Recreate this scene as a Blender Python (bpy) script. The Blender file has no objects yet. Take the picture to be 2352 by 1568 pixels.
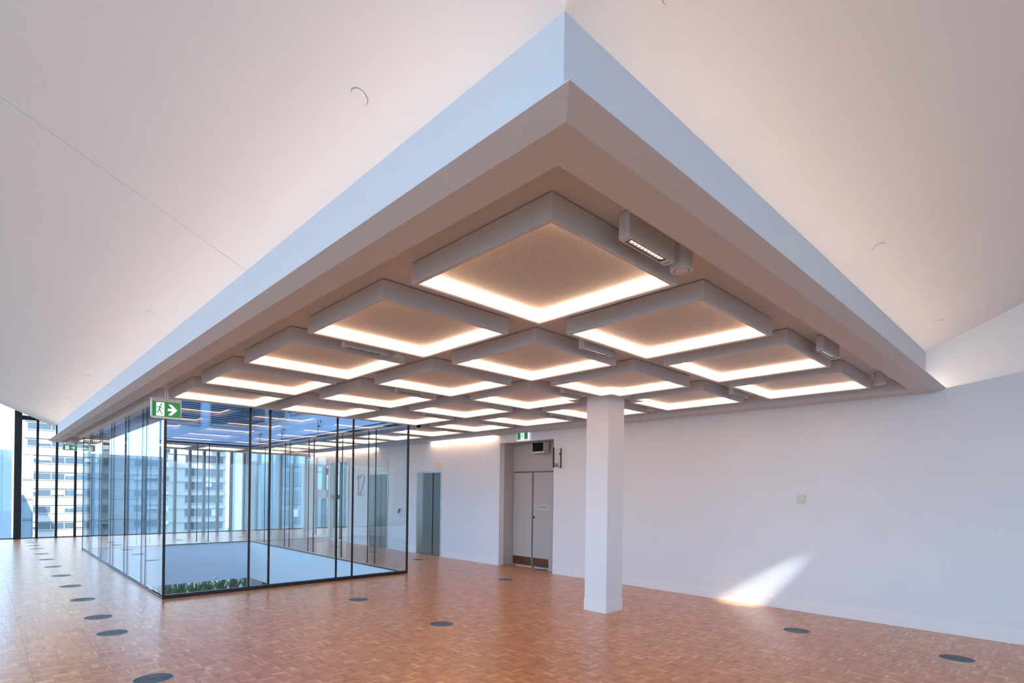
import bpy, bmesh, math, random
import numpy as np
from mathutils import Matrix, Vector
random.seed(7); rng = np.random.default_rng(7)
SC = bpy.context.scene
COL = SC.collection

# ------------------------------------------------------------------ camera
EYE = 1.5718
YAW, ROLL, FPX, CY = 0.80382, 0.01283, 1265.54, 1133.14
fw = Vector((math.cos(YAW), math.sin(YAW), 0)); rt = Vector((math.sin(YAW), -math.cos(YAW), 0)); up = Vector((0, 0, 1))
cr = math.cos(ROLL)*rt + math.sin(ROLL)*up; cu = -math.sin(ROLL)*rt + math.cos(ROLL)*up
cam = bpy.data.cameras.new('camera'); camo = bpy.data.objects.new('camera', cam); COL.objects.link(camo)
camo.matrix_world = Matrix(((cr.x, cu.x, -fw.x, 0), (cr.y, cu.y, -fw.y, 0), (cr.z, cu.z, -fw.z, EYE), (0, 0, 0, 1)))
cam.sensor_fit = 'HORIZONTAL'; cam.sensor_width = 36; cam.lens = 36*FPX/2352
cam.shift_y = (CY-784)/2352; cam.clip_end = 2000; cam.clip_start = 0.05
SC.camera = camo

# ------------------------------------------------------------------ world, sun, exposure
SC.view_settings.view_transform = 'Standard'; SC.view_settings.look = 'None'
SC.view_settings.gamma = 1; SC.view_settings.use_curve_mapping = False
SC.view_settings.exposure = 0.25
w = bpy.data.worlds.new('sky'); SC.world = w; w.use_nodes = True
bg = w.node_tree.nodes['Background']
bg.inputs[0].default_value = (0.47, 0.71, 1.0, 1); bg.inputs[1].default_value = 3.6
sun = bpy.data.lights.new('sun', 'SUN'); sun.energy = 9.0; sun.angle = 0.009; sun.color = (1, 0.93, 0.80)
suno = bpy.data.objects.new('sun', sun); COL.objects.link(suno)
suno.rotation_euler = Vector((0.16, 1.0, -0.42)).to_track_quat('-Z', 'Y').to_euler(); suno.location = (0, -20, 30)
SC.cycles.use_denoising = True
SC.cycles.transparent_max_bounces = 32
SC.cycles.diffuse_bounces = 5; SC.cycles.max_bounces = 10
SC.cycles.sample_clamp_indirect = 6
WARM = (1.0, 0.63, 0.43)
COFFER_E, GLOW_E, COVE_E, WASH_E = 18.0, 0.85, 78.0, 62.0

# ------------------------------------------------------------------ materials
def mat(name, col, rough=0.5, metal=0.0, emit=None, es=0, noise=0, nscale=8, bump=0, spec=0.5):
    m = bpy.data.materials.new(name); m.use_nodes = True
    nt = m.node_tree; b = nt.nodes['Principled BSDF']
    b.inputs['Base Color'].default_value = (*col, 1); b.inputs['Roughness'].default_value = rough
    b.inputs['Metallic'].default_value = metal; b.inputs['Specular IOR Level'].default_value = spec
    if emit: b.inputs['Emission Color'].default_value = (*emit, 1); b.inputs['Emission Strength'].default_value = es
    if noise or bump:
        tc = nt.nodes.new('ShaderNodeTexCoord'); n = nt.nodes.new('ShaderNodeTexNoise')
        n.inputs['Scale'].default_value = nscale; n.inputs['Detail'].default_value = 3
        nt.links.new(tc.outputs['Object'], n.inputs['Vector'])
        if noise:
            mx = nt.nodes.new('ShaderNodeMix'); mx.data_type = 'RGBA'
            mx.inputs[6].default_value = (*[max(0, c*(1-noise)) for c in col], 1)
            mx.inputs[7].default_value = (*[min(1, c*(1+noise)) for c in col], 1)
            nt.links.new(n.outputs['Fac'], mx.inputs[0]); nt.links.new(mx.outputs[2], b.inputs['Base Color'])
        if bump:
            bp = nt.nodes.new('ShaderNodeBump'); bp.inputs['Strength'].default_value = bump; bp.inputs['Distance'].default_value = 0.002
            nt.links.new(n.outputs['Fac'], bp.inputs['Height']); nt.links.new(bp.outputs[0], b.inputs['Normal'])
    return m

M = {}
M['fascia'] = mat('fascia_white_dimmed', (0.655, 0.675, 0.71), 0.6, noise=0.01, nscale=2)  # same white paint, tone lowered to hold back the window light on it
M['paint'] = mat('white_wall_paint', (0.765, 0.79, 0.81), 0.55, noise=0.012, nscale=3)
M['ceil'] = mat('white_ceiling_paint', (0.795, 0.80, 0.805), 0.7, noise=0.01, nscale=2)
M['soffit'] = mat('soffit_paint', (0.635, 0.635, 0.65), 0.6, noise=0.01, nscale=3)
M['metalwhite'] = mat('white_coated_metal', (0.60, 0.60, 0.615), 0.4)
M['skirt'] = mat('skirting_gloss_white', (0.82, 0.82, 0.82), 0.3)
M['black'] = mat('black_frame', (0.012, 0.012, 0.014), 0.35)
M['charcoal'] = mat('bronze_grey_aluminium', (0.16, 0.15, 0.14), 0.4, 0.3)
M['dark'] = mat('dark_gap', (0.02, 0.018, 0.016), 0.8)
M['steel'] = mat('brushed_stainless', (0.235, 0.23, 0.21), 0.30, 1.0, noise=0.08, nscale=30)
M['chrome'] = mat('bright_steel_trim', (0.75, 0.75, 0.75), 0.15, 1.0)
M['grille'] = mat('grey_grille_plastic', (0.05, 0.052, 0.055), 0.5, spec=0.3)
M['ring'] = mat('grey_ring_plastic', (0.14, 0.145, 0.155), 0.4, spec=0.3)
M['louvre'] = mat('louvre_grey', (0.42, 0.43, 0.44), 0.5)
M['rim'] = mat('silver_rim', (0.55, 0.56, 0.58), 0.3, 0.8)
M['doorshaded'] = mat('door_white_recess_shade', (0.47, 0.44, 0.42), 0.4)  # white doors and lining; dimness of the recess put into the colour
M['kick'] = mat('bronze_kick_plate', (0.16, 0.06, 0.025), 0.35, 0.6)
M['screen'] = mat('black_screen', (0.003, 0.003, 0.004), 0.4, spec=0.1)
M['bezel'] = mat('cream_plastic', (0.70, 0.64, 0.55), 0.4)
M['green'] = mat('exit_green', (0.0, 0.16, 0.035), 0.3, emit=(0.0, 0.22, 0.05), es=0.55)
M['signwhite'] = mat('exit_white', (0.85, 0.88, 0.92), 0.3, emit=(0.85, 0.9, 1.0), es=0.6)
M['white'] = mat('gloss_white_plastic', (0.80, 0.80, 0.81), 0.3)
M['dsign'] = mat('pale_peach_sign', (0.85, 0.72, 0.64), 0.4)
M['dletter'] = mat('faint_letter', (0.70, 0.52, 0.44), 0.4)
M['redsign'] = mat('red_sign', (0.45, 0.02, 0.02), 0.4)
M['greydec'] = mat('frosted_decal', (0.74, 0.75, 0.75), 0.6)
M['concrete'] = mat('white_facade', (0.47, 0.47, 0.46), 0.8, noise=0.03, nscale=0.4)
M['cream'] = mat('cream_stone_facade', (0.50, 0.45, 0.35), 0.8, noise=0.05, nscale=0.3)
M['paleblue'] = mat('pale_blue_facade', (0.24, 0.32, 0.37), 0.6)
M['glassfac'] = mat('blue_glass_facade', (0.10, 0.20, 0.26), 0.12, spec=0.8)
M['bluepane'] = mat('grey_blue_pane', (0.17, 0.235, 0.28), 0.2, spec=0.6)
M['winglass'] = mat('far_window_glass', (0.05, 0.08, 0.11), 0.12, spec=0.8)
M['blind'] = mat('window_blind', (0.62, 0.64, 0.66), 0.8)
M['ground'] = mat('street', (0.22, 0.22, 0.22), 0.9)
M['grass'] = mat('planter_leaf', (0.10, 0.33, 0.09), 0.45, noise=0.5, nscale=6)
M['soil'] = mat('planter_soil', (0.05, 0.035, 0.02), 0.9)
M['lowfloor'] = mat('lower_floor', (0.40, 0.37, 0.34), 0.6)
M['led'] = mat('warm_led', (1, 0.9, 0.8), 0.5, emit=WARM, es=COFFER_E)
M['glow'] = mat('lit_wall_glow', (1, 0.9, 0.8), 0.5, emit=(1.0, 0.72, 0.53), es=GLOW_E)  # emission stands in for LED light falling on the coffer inner walls
M['cove'] = mat('cove_led', (1, 0.9, 0.8), 0.5, emit=(1.0, 0.71, 0.53), es=COVE_E)
M['wash'] = mat('wall_wash_led', (1, 0.9, 0.8), 0.5, emit=WARM, es=WASH_E)
M['lamp'] = mat('lamp_louvre_glow', (0.9, 0.88, 0.85), 0.2, emit=(1, 0.86, 0.74), es=0.9)
M['reflector'] = mat('bright_reflector', (0.85, 0.82, 0.78), 0.12, 0.9)
M['substrate'] = mat('dark_floor_joint', (0.05, 0.03, 0.02), 0.8)

def glass_mat(name, tint, base=0.05, k=0.95):
    m = bpy.data.materials.new(name); m.use_nodes = True; nt = m.node_tree; nt.nodes.clear()
    out = nt.nodes.new('ShaderNodeOutputMaterial'); tr = nt.nodes.new('ShaderNodeBsdfTransparent'); gl = nt.nodes.new('ShaderNodeBsdfGlossy')
    tr.inputs[0].default_value = (*tint, 1); gl.inputs['Roughness'].default_value = 0.0; gl.inputs[0].default_value = (0.95, 0.98, 1, 1)
    lw = nt.nodes.new('ShaderNodeLayerWeight'); lw.inputs[0].default_value = 0.5
    pw = nt.nodes.new('ShaderNodeMath'); pw.operation = 'POWER'; pw.inputs[1].default_value = 5
    ml = nt.nodes.new('ShaderNodeMath'); ml.operation = 'MULTIPLY_ADD'; ml.inputs[1].default_value = k; ml.inputs[2].default_value = base
    mx = nt.nodes.new('ShaderNodeMixShader')
    nt.links.new(lw.outputs['Facing'], pw.inputs[0]); nt.links.new(pw.outputs[0], ml.inputs[0]); nt.links.new(ml.outputs[0], mx.inputs[0])
    nt.links.new(tr.outputs[0], mx.inputs[1]); nt.links.new(gl.outputs[0], mx.inputs[2]); nt.links.new(mx.outputs[0], out.inputs[0])
    return m
M['glass'] = glass_mat('clear_glass', (0.955, 0.975, 0.975), 0.032, 0.95)
M['winpane'] = glass_mat('window_glass', (0.97, 0.985, 0.99), 0.03, 0.6)

M['skypane'] = glass_mat('tinted_skylight_glass', (0.60, 0.80, 1.0), 0.05, 0.9)

def perforated():
    m = bpy.data.materials.new('perforated_white_panel'); m.use_nodes = True; nt = m.node_tree; b = nt.nodes['Principled BSDF']
    b.inputs['Roughness'].default_value = 0.6
    tc = nt.nodes.new('ShaderNodeTexCoord'); vm = nt.nodes.new('ShaderNodeVectorMath'); vm.operation = 'SCALE'; vm.inputs[3].default_value = 1/0.0138
    fr = nt.nodes.new('ShaderNodeVectorMath'); fr.operation = 'FRACTION'
    sb = nt.nodes.new('ShaderNodeVectorMath'); sb.operation = 'SUBTRACT'; sb.inputs[1].default_value = (0.5, 0.5, 0)
    ml = nt.nodes.new('ShaderNodeVectorMath'); ml.operation = 'MULTIPLY'; ml.inputs[1].default_value = (1, 1, 0)
    ln = nt.nodes.new('ShaderNodeVectorMath'); ln.operation = 'LENGTH'
    lt = nt.nodes.new('ShaderNodeMath'); lt.operation = 'LESS_THAN'; lt.inputs[1].default_value = 0.25
    mx = nt.nodes.new('ShaderNodeMix'); mx.data_type = 'RGBA'; mx.inputs[6].default_value = (0.72, 0.70, 0.68, 1); mx.inputs[7].default_value = (0.06, 0.045, 0.04, 1)
    L = nt.links.new
    L(tc.outputs['Object'], vm.inputs[0]); L(vm.outputs[0], fr.inputs[0]); L(fr.outputs[0], sb.inputs[0]); L(sb.outputs[0], ml.inputs[0])
    L(ml.outputs[0], ln.inputs[0]); L(ln.outputs['Value'], lt.inputs[0]); L(lt.outputs[0], mx.inputs[0]); L(mx.outputs[2], b.inputs['Base Color'])
    return m
M['perf'] = perforated()

def parquet():
    m = bpy.data.materials.new('mosaic_parquet'); m.use_nodes = True; nt = m.node_tree; b = nt.nodes['Principled BSDF']; L = nt.links.new
    ge = nt.nodes.new('ShaderNodeNewGeometry'); oi = nt.nodes.new('ShaderNodeObjectInfo'); ad = nt.nodes.new('ShaderNodeMath'); ad.operation = 'ADD'
    fr = nt.nodes.new('ShaderNodeMath'); fr.operation = 'FRACT'
    L(ge.outputs['Random Per Island'], ad.inputs[0]); L(oi.outputs['Random'], ad.inputs[1]); L(ad.outputs[0], fr.inputs[0])
    rp = nt.nodes.new('ShaderNodeValToRGB'); e = rp.color_ramp.elements
    e[0].position = 0; e[0].color = (0.47, 0.155, 0.046, 1); e[1].position = 1; e[1].color = (0.85, 0.47, 0.21, 1)
    for p, c in ((0.12, (0.56, 0.20, 0.060, 1)), (0.35, (0.62, 0.235, 0.075, 1)), (0.7, (0.67, 0.27, 0.092, 1)), (0.9, (0.73, 0.335, 0.13, 1))):
        x = e.new(p); x.color = c
    L(fr.outputs[0], rp.inputs[0])
    tc = nt.nodes.new('ShaderNodeTexCoord'); n = nt.nodes.new('ShaderNodeTexNoise'); n.inputs['Scale'].default_value = 45; n.inputs['Detail'].default_value = 4
    L(tc.outputs['Object'], n.inputs['Vector'])
    mx = nt.nodes.new('ShaderNodeMix'); mx.data_type = 'RGBA'; mx.blend_type = 'MULTIPLY'; mx.inputs[0].default_value = 0.12
    L(rp.outputs[0], mx.inputs[6]); L(n.outputs['Fac'], mx.inputs[7]); L(mx.outputs[2], b.inputs['Base Color'])
    b.inputs['Roughness'].default_value = 0.30; b.inputs['Specular IOR Level'].default_value = 0.4
    b.inputs['Coat Weight'].default_value = 0.35; b.inputs['Coat Roughness'].default_value = 0.24
    return m
M['parquet'] = parquet()

# ------------------------------------------------------------------ mesh helpers
class MB:
    def __init__(s): s.v = []; s.f = []
    def quad(s, a, b, c, d):
        k = len(s.v); s.v += [tuple(a), tuple(b), tuple(c), tuple(d)]; s.f.append((k, k+1, k+2, k+3)); return s
    def poly(s, pts):
        k = len(s.v); s.v += [tuple(p) for p in pts]; s.f.append(tuple(range(k, k+len(pts)))); return s
    def box(s, x0, x1, y0, y1, z0, z1):
        if x0 > x1: x0, x1 = x1, x0
        if y0 > y1: y0, y1 = y1, y0
        if z0 > z1: z0, z1 = z1, z0
        k = len(s.v)
        s.v += [(x0, y0, z0), (x1, y0, z0), (x1, y1, z0), (x0, y1, z0), (x0, y0, z1), (x1, y0, z1), (x1, y1, z1), (x0, y1, z1)]
        s.f += [tuple(k+i for i in q) for q in ((0, 3, 2, 1), (4, 5, 6, 7), (0, 1, 5, 4), (1, 2, 6, 5), (2, 3, 7, 6), (3, 0, 4, 7))]
        return s
    def prism(s, pts, d):
        """polygon pts extruded by vector d"""
        n = len(pts); k = len(s.v); d = Vector(d)
        s.v += [tuple(p) for p in pts] + [tuple(Vector(p)+d) for p in pts]
        s.f.append(tuple(k+i for i in reversed(range(n)))); s.f.append(tuple(k+n+i for i in range(n)))
        for i in range(n): j = (i+1) % n; s.f.append((k+i, k+j, k+n+j, k+n+i))
        return s
    def lathe(s, prof, c, n=32, closed=False, M3=None):
        """profile [(r,z)] about z at c; optional 3x3 matrix turning the axis"""
        k = len(s.v); c = Vector(c)
        for r, z in prof:
            for i in range(n):
                a = 2*math.pi*i/n; p = Vector((r*math.cos(a), r*math.sin(a), z))
                if M3: p = M3 @ p
                s.v.append(tuple(c+p))
        m = len(prof)
        for j in range(m if closed else m-1):
            jj = (j+1) % m
            for i in range(n):
                ii = (i+1) % n; s.f.append((k+j*n+i, k+j*n+ii, k+jj*n+ii, k+jj*n+i))
        return s
    def bar(s, a, b, w, h=None):
        a, b = Vector(a), Vector(b); h = h or w; d = (b-a).normalized()
        u = d.cross(Vector((0, 0, 1)));
        if u.length < 1e-4: u = Vector((1, 0, 0))
        u.normalize(); v = d.cross(u)
        q = [a+u*w/2+v*h/2, a-u*w/2+v*h/2, a-u*w/2-v*h/2, a+u*w/2-v*h/2]
        return s.prism(q, b-a)
    def build(s, name, m, parent=None, loc=(0, 0, 0), kind=None, bevel=0, smooth=False):
        me = bpy.data.meshes.new(name); me.from_pydata(s.v, [], s.f)
        bm = bmesh.new(); bm.from_mesh(me); bmesh.ops.recalc_face_normals(bm, faces=bm.faces)
        bm.to_mesh(me); bm.free()
        me.materials.append(M[m] if isinstance(m, str) else m)
        if smooth:
            for p in me.polygons: p.use_smooth = True
        o = bpy.data.objects.new(name, me); COL.objects.link(o); o.location = loc
        if parent: o.parent = parent
        if kind: o['kind'] = kind
        if bevel:
            b = o.modifiers.new('bevel', 'BEVEL'); b.width = bevel; b.segments = 2; b.limit_method = 'ANGLE'
        return o

def empty(name, loc=(0, 0, 0), rz=0):
    o = bpy.data.objects.new(name, None); COL.objects.link(o); o.location = loc; o.rotation_euler = (0, 0, rz); o.empty_display_size = 0.1
    return o
def thing(name, label, cat, loc=(0, 0, 0), rz=0, group=None):
    o = empty(name, loc, rz); tag(o, label, cat, group); return o
def tag(o, label, cat, group=None):
    o['label'] = label; o['category'] = cat
    if group: o['group'] = group
    return o
def struct(name): o = empty(name); o['kind'] = 'structure'; return o
def kids(o): return [c for c in bpy.data.objects if c.parent == o]
def dup(root, loc, label=None, rz=None, ch=None):
    r = root.copy(); COL.objects.link(r); r.location = loc
    if rz is not None: r.rotation_euler = (0, 0, rz)
    if label: r['label'] = label
    for c0, subs in ch:
        c = c0.copy(); COL.objects.link(c); c.parent = r
        for g0 in subs:
            g = g0.copy(); COL.objects.link(g); g.parent = c
    return r
def tree(o): return [(c, kids(c)) for c in kids(o)]
ORD = ['first', 'second', 'third', 'fourth', 'fifth', 'sixth', 'seventh', 'eighth', 'ninth', 'tenth', 'eleventh', 'twelfth', 'thirteenth']

# ------------------------------------------------------------------ room constants
SX, SY = 1.318, 1.131            # outer lip of the dropped soffit
FX, FY, ZF = 1.518, 1.331, 3.335  # fascia planes and its top
SL = 0.45                        # slope of the folded ceiling
XW = 8.155                       # long right-hand wall
YE = 19.8                        # far end of the soffit
YF = 22.6                        # far window wall
GX0, GX1, GY0, GY1 = 1.89, 5.974, 9.125, 17.824
ZB, ZR = 2.835, 2.98             # soffit band and recess heights
RX0, RX1, RY0 = 1.586, 7.72, 1.414
LX, BY = -4.6, -4.8              # left window wall, back window wall (out of frame)
def zl(x): return ZF+SL*(FX-x)
def zr(y): return ZF+SL*(FY-y)

# ------------------------------------------------------------------ floor
fl = struct('floor')
def slab_with_hole(mb, z0, z1, x0, x1, y0, y1, e=0.06):
    a, b, c, d = GX0-e, GX1+e, GY0-e, GY1+e
    mb.box(x0, a, y0, y1, z0, z1); mb.box(b, x1, y0, y1, z0, z1); mb.box(a, b, y0, c, z0, z1); mb.box(a, b, d, y1, z0, z1)
mb = MB(); slab_with_hole(mb, -0.05, -0.0035, LX, 14.0, BY, YF+0.1); mb.build('floor_base', 'substrate', fl)

M['edging'] = mat('timber_edging', (0.50, 0.22, 0.095), 0.3)
mb = MB()
for a in ((GX0-0.13, GX0+0.0, GY0-0.13, GY1+0.13), (GX1, GX1+0.13, GY0-0.13, GY1+0.13), (GX0, GX1, GY0-0.13, GY0), (GX0, GX1, GY1, GY1+0.13)): mb.box(*a, -0.0034, -0.0003)
mb.build('void_edging', 'edging', fl)

def proj(p):
    d = p-np.array([0, 0, EYE]); z = d @ np.array(fw)
    return 1176+FPX*(d @ np.array(cr))/z, CY-FPX*(d @ np.array(cu))/z, z
PAN = 0.4917; SQ = PAN/4
ix0, ix1 = math.floor((LX-0.323)/PAN), math.ceil((14.0-0.323)/PAN)
iy0, iy1 = math.floor((BY-0.1)/PAN), math.ceil((YF-0.1)/PAN)
squares = []
for i in range(ix0*4, ix1*4):
    for j in range(iy0*4, iy1*4):
        x = 0.323+math.floor(i/4)*PAN+0.0005+(i % 4)*(PAN-0.001)/4; y = 0.1+math.floor(j/4)*PAN+0.0005+(j % 4)*(PAN-0.001)/4
        cx, cy = x+SQ/2, y+SQ/2
        if cx < LX or cx > 13.95 or cy < BY or cy > YF: continue
        if GX0-0.06 < cx < GX1+0.06 and GY0-0.06 < cy < GY1+0.06: continue
        if XW+0.06 < cx and cy < 18.7 and not (cx < 8.6 and 7.27 < cy < 8.87) and not (8.3 < cx and 9.9 < cy): continue
        area = 0
        pz = cx*fw.x+cy*fw.y
        if pz > 0.5:
            u, v, z = proj(np.array([cx, cy, 0]))
            if -20 < u < 2372 and v < 1590: area = 1/z**3
        squares.append((area, x, y, (i+j) % 2))
squares.sort(key=lambda q: -q[0])
FG = (PAN-0.001)/4
def square_fingers(x, y, d, V, F, h=0.0):
    n = 5; g = 0.0003; wq = FG/n
    for k in range(n):
        a0, a1 = k*wq+g, (k+1)*wq-g; b0, b1 = g, FG-g
        q = len(V)
        if d: P = [(x+a0, y+b0), (x+a1, y+b0), (x+a1, y+b1), (x+a0, y+b1)]
        else: P = [(x+b0, y+a0), (x+b1, y+a0), (x+b1, y+a1), (x+b0, y+a1)]
        V += [(px, py, h) for px, py in P]; F.append((q, q+1, q+2, q+3))
        if h == 0.0 and x == 0:
            V += [(px, py, -0.0034) for px, py in P]
            F += [(q+a, q+4+a, q+4+(a+1) % 4, q+(a+1) % 4) for a in range(4)]
protos = []
for d in (0, 1):
    V, F = [], []; square_fingers(0, 0, d, V, F)
    me = bpy.data.meshes.new('parquet_square'); me.from_pydata(V, [], F); me.materials.append(M['parquet']); protos.append(me)
for a, x, y, d in squares[:300]:
    o = bpy.data.objects.new('parquet_square', protos[d]); o.location = (x, y, 0); o.parent = fl; COL.objects.link(o)
V, F = [], []
for a, x, y, d in squares[300:]: square_fingers(x, y, d, V, F)
me = bpy.data.meshes.new('parquet_field'); me.from_pydata(V, [], F); me.materials.append(M['parquet'])
o = bpy.data.objects.new('parquet_field', me); o.parent = fl; COL.objects.link(o); o['kind'] = 'stuff'

# ------------------------------------------------------------------ folded upper ceiling
ce = struct('ceiling')
T = 0.03
def sheet(pts, name, m, par, up=0.03):
    return MB().prism(pts, (0, 0, up)).build(name, m, par)
JY, G = 4.683, 0.004
def LP(x, y): return (x, y, zl(x))
def RP(x, y): return (x, y, zr(y))
hx = LX; hy = FY+(hx-FX)           # hip end
YC = 20.6
sheet([LP(FX, FY), LP(FX, JY-G), LP(LX, JY-G), LP(LX, hy)], 'sloping_panel', 'ceil', ce)
sheet([LP(FX, JY+G), LP(FX, YC), LP(LX, YC), LP(LX, JY+G)], 'sloping_panel', 'ceil', ce)
sheet([RP(FX, FY), (LX, hy, zr(hy)), RP(XW+0.1, hy), RP(XW+0.1, FY)], 'sloping_panel', 'ceil', ce)
mb = MB(); mb.prism([(FX+0.03, JY-0.02, ZF+0.032), (FX+0.03, JY+0.02, ZF+0.032), (LX, JY+0.02, zl(LX)+0.045), (LX, JY-0.02, zl(LX)+0.045)], (0, 0, 0.01)); mb.build('joint_backing', 'dark', ce)
# fascia of the dropped soffit, split by a joint
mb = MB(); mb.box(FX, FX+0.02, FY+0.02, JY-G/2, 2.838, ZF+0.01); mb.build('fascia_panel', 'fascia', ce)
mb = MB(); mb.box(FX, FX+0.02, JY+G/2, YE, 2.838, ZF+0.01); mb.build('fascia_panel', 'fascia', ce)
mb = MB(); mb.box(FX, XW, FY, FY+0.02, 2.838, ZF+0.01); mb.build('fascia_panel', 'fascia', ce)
mb = MB(); mb.box(FX+0.025, FX+0.035, JY-0.03, JY+0.03, 2.84, ZF); mb.build('joint_backing', 'dark', ce)
# lip: knife edge with a bevelled underside, trough behind it
IN = 0.10; ZL = 2.872; EP = 0.004
mb = MB()
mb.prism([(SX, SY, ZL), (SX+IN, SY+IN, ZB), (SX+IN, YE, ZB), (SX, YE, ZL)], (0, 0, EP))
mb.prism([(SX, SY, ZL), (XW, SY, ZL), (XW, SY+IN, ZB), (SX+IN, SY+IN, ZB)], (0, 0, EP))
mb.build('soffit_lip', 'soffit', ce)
mb = MB()
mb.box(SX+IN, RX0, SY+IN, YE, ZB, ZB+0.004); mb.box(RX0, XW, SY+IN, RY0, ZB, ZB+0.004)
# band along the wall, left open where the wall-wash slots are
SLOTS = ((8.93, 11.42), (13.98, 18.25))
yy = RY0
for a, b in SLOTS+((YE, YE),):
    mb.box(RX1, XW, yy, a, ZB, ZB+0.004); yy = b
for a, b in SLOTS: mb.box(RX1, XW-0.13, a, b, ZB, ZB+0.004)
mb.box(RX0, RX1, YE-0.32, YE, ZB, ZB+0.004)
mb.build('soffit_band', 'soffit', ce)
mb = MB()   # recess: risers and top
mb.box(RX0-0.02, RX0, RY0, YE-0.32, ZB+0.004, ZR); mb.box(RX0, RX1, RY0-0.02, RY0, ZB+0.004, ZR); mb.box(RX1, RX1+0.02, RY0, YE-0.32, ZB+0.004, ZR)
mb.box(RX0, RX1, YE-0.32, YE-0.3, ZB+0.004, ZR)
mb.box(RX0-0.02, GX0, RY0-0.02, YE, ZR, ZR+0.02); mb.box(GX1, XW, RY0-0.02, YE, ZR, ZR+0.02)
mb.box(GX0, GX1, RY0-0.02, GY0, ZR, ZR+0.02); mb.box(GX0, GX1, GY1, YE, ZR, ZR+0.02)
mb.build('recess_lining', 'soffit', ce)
mb = MB()
mb.box(FX-0.004, FX, FY, YE-0.1, 2.842, 2.852); mb.box(FX, XW-0.02, FY-0.004, FY, 2.842, 2.852)
mb.build('cove_light_strip', 'cove', ce)
mb = MB()
for a, b in SLOTS:
    mb.box(XW-0.15, XW-0.13, a, b, ZB, ZB+0.10); mb.box(XW-0.13, XW, a-0.02, a, ZB, ZR); mb.box(XW-0.13, XW, b, b+0.02, ZB, ZR)
mb.build('slot_lining', 'paint', ce)
mb = MB()
for a, b in SLOTS: mb.box(XW-0.128, XW-0.124, a+0.01, b-0.01, ZB+0.055, ZB+0.075)
mb.build('wall_wash_strip', 'wash', ce)
# far end of the soffit and the flat roof, open over the void
mb = MB(); mb.box(FX, 14, YE, YE+0.03, ZB, 4.5); mb.build('soffit_end', 'paint', ce)
mb = MB(); slab_with_hole(mb, 6.3, 6.5, LX-0.3, 14.3, BY-0.3, YF+0.3); mb.build('roof_slab', 'ceil', ce)
wsk = struct('window_6')      # tinted skylight over the void
MB().box(GX0, GX1, GY0, GY1, 6.2, 6.212).build('pane', 'skypane', wsk)
for x in np.linspace(GX0, GX1, 5)[1:-1]: MB().box(x-0.04, x+0.04, GY0, GY1, 6.0, 6.2).build('glazing_bar', 'white', wsk)
mb = MB(); mb.box(LX, SX+0.1, YC, YC+0.04, 3.3, 6.3); o = mb
mb = MB(); mb.prism([(FX, YC, ZF), (LX, YC, zl(LX)), (LX, YC, 6.3), (FX, YC, 6.3)], (0, 0.04, 0)); mb.build('ceiling_end', 'ceil', ce)

# ------------------------------------------------------------------ walls
wr = struct('wall_right')
def wall_seg(y0, y1, z0, z1): MB().box(XW, XW+0.14, y0, y1, z0, z1).build('wall_panel', 'paint', wr)
RYa, RYb, RZ = 7.283, 8.86, 2.665
E1 = (10.955, 12.03, 2.115); E2 = (13.42, 14.47, 2.115); GD = (15.70, 18.22, 2.60)
WE = 18.75
mb = MB()
mb.box(XW, XW+0.14, BY, RYa, 0, 6.3)
mb.box(XW, XW+0.14, RYa, RYb, RZ, 6.3)
mb.box(XW, XW+0.14, RYb, E1[0], 0, 6.3); mb.box(XW, XW+0.14, E1[0], E1[1], E1[2], 6.3)
mb.box(XW, XW+0.14, E1[1], E2[0], 0, 6.3); mb.box(XW, XW+0.14, E2[0], E2[1], E2[2], 6.3)
mb.box(XW, XW+0.14, E2[1], GD[0], 0, 6.3); mb.box(XW, XW+0.14, GD[0], GD[1], GD[2], 6.3); mb.box(XW, XW+0.14, GD[1], WE, 0, 6.3)
mb.build('wall_face', 'paint', wr)
mb = MB()   # entrance recess
XR = 8.59
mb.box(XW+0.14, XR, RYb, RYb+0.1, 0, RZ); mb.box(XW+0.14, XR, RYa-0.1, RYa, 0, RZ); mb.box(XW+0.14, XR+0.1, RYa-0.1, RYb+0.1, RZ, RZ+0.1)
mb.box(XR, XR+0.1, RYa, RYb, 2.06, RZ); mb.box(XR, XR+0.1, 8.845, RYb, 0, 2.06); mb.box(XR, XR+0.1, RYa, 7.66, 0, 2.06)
mb.build('recess_lining', 'doorshaded', wr)
bb = struct('baseboard_right')
mb = MB()
for a, b in ((BY, RYa), (RYb, E1[0]-0.03), (E1[1]+0.03, E2[0]-0.03), (E2[1]+0.03, GD[0]-0.06), (GD[1]+0.06, WE)): mb.box(XW-0.005, XW, a, b, 0, 0.16)
mb.build('skirting_board', 'skirt', bb)
# core behind the lifts
mb = MB(); mb.box(XW+0.9, XW+1.0, 9.8, 14.7, 0, 6.3); mb.box(XW+0.14, XW+1.0, 9.75, 9.85, 0, 6.3); mb.box(XW+0.14, 14, 14.6, 14.7, 0, 6.3); mb.build('core_wall', 'paint', wr)
mb = MB(); mb.box(XW+0.14, 14, 14.7, YE, 2.9, 2.95); mb.build('lobby_ceiling', 'ceil', wr)

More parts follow.
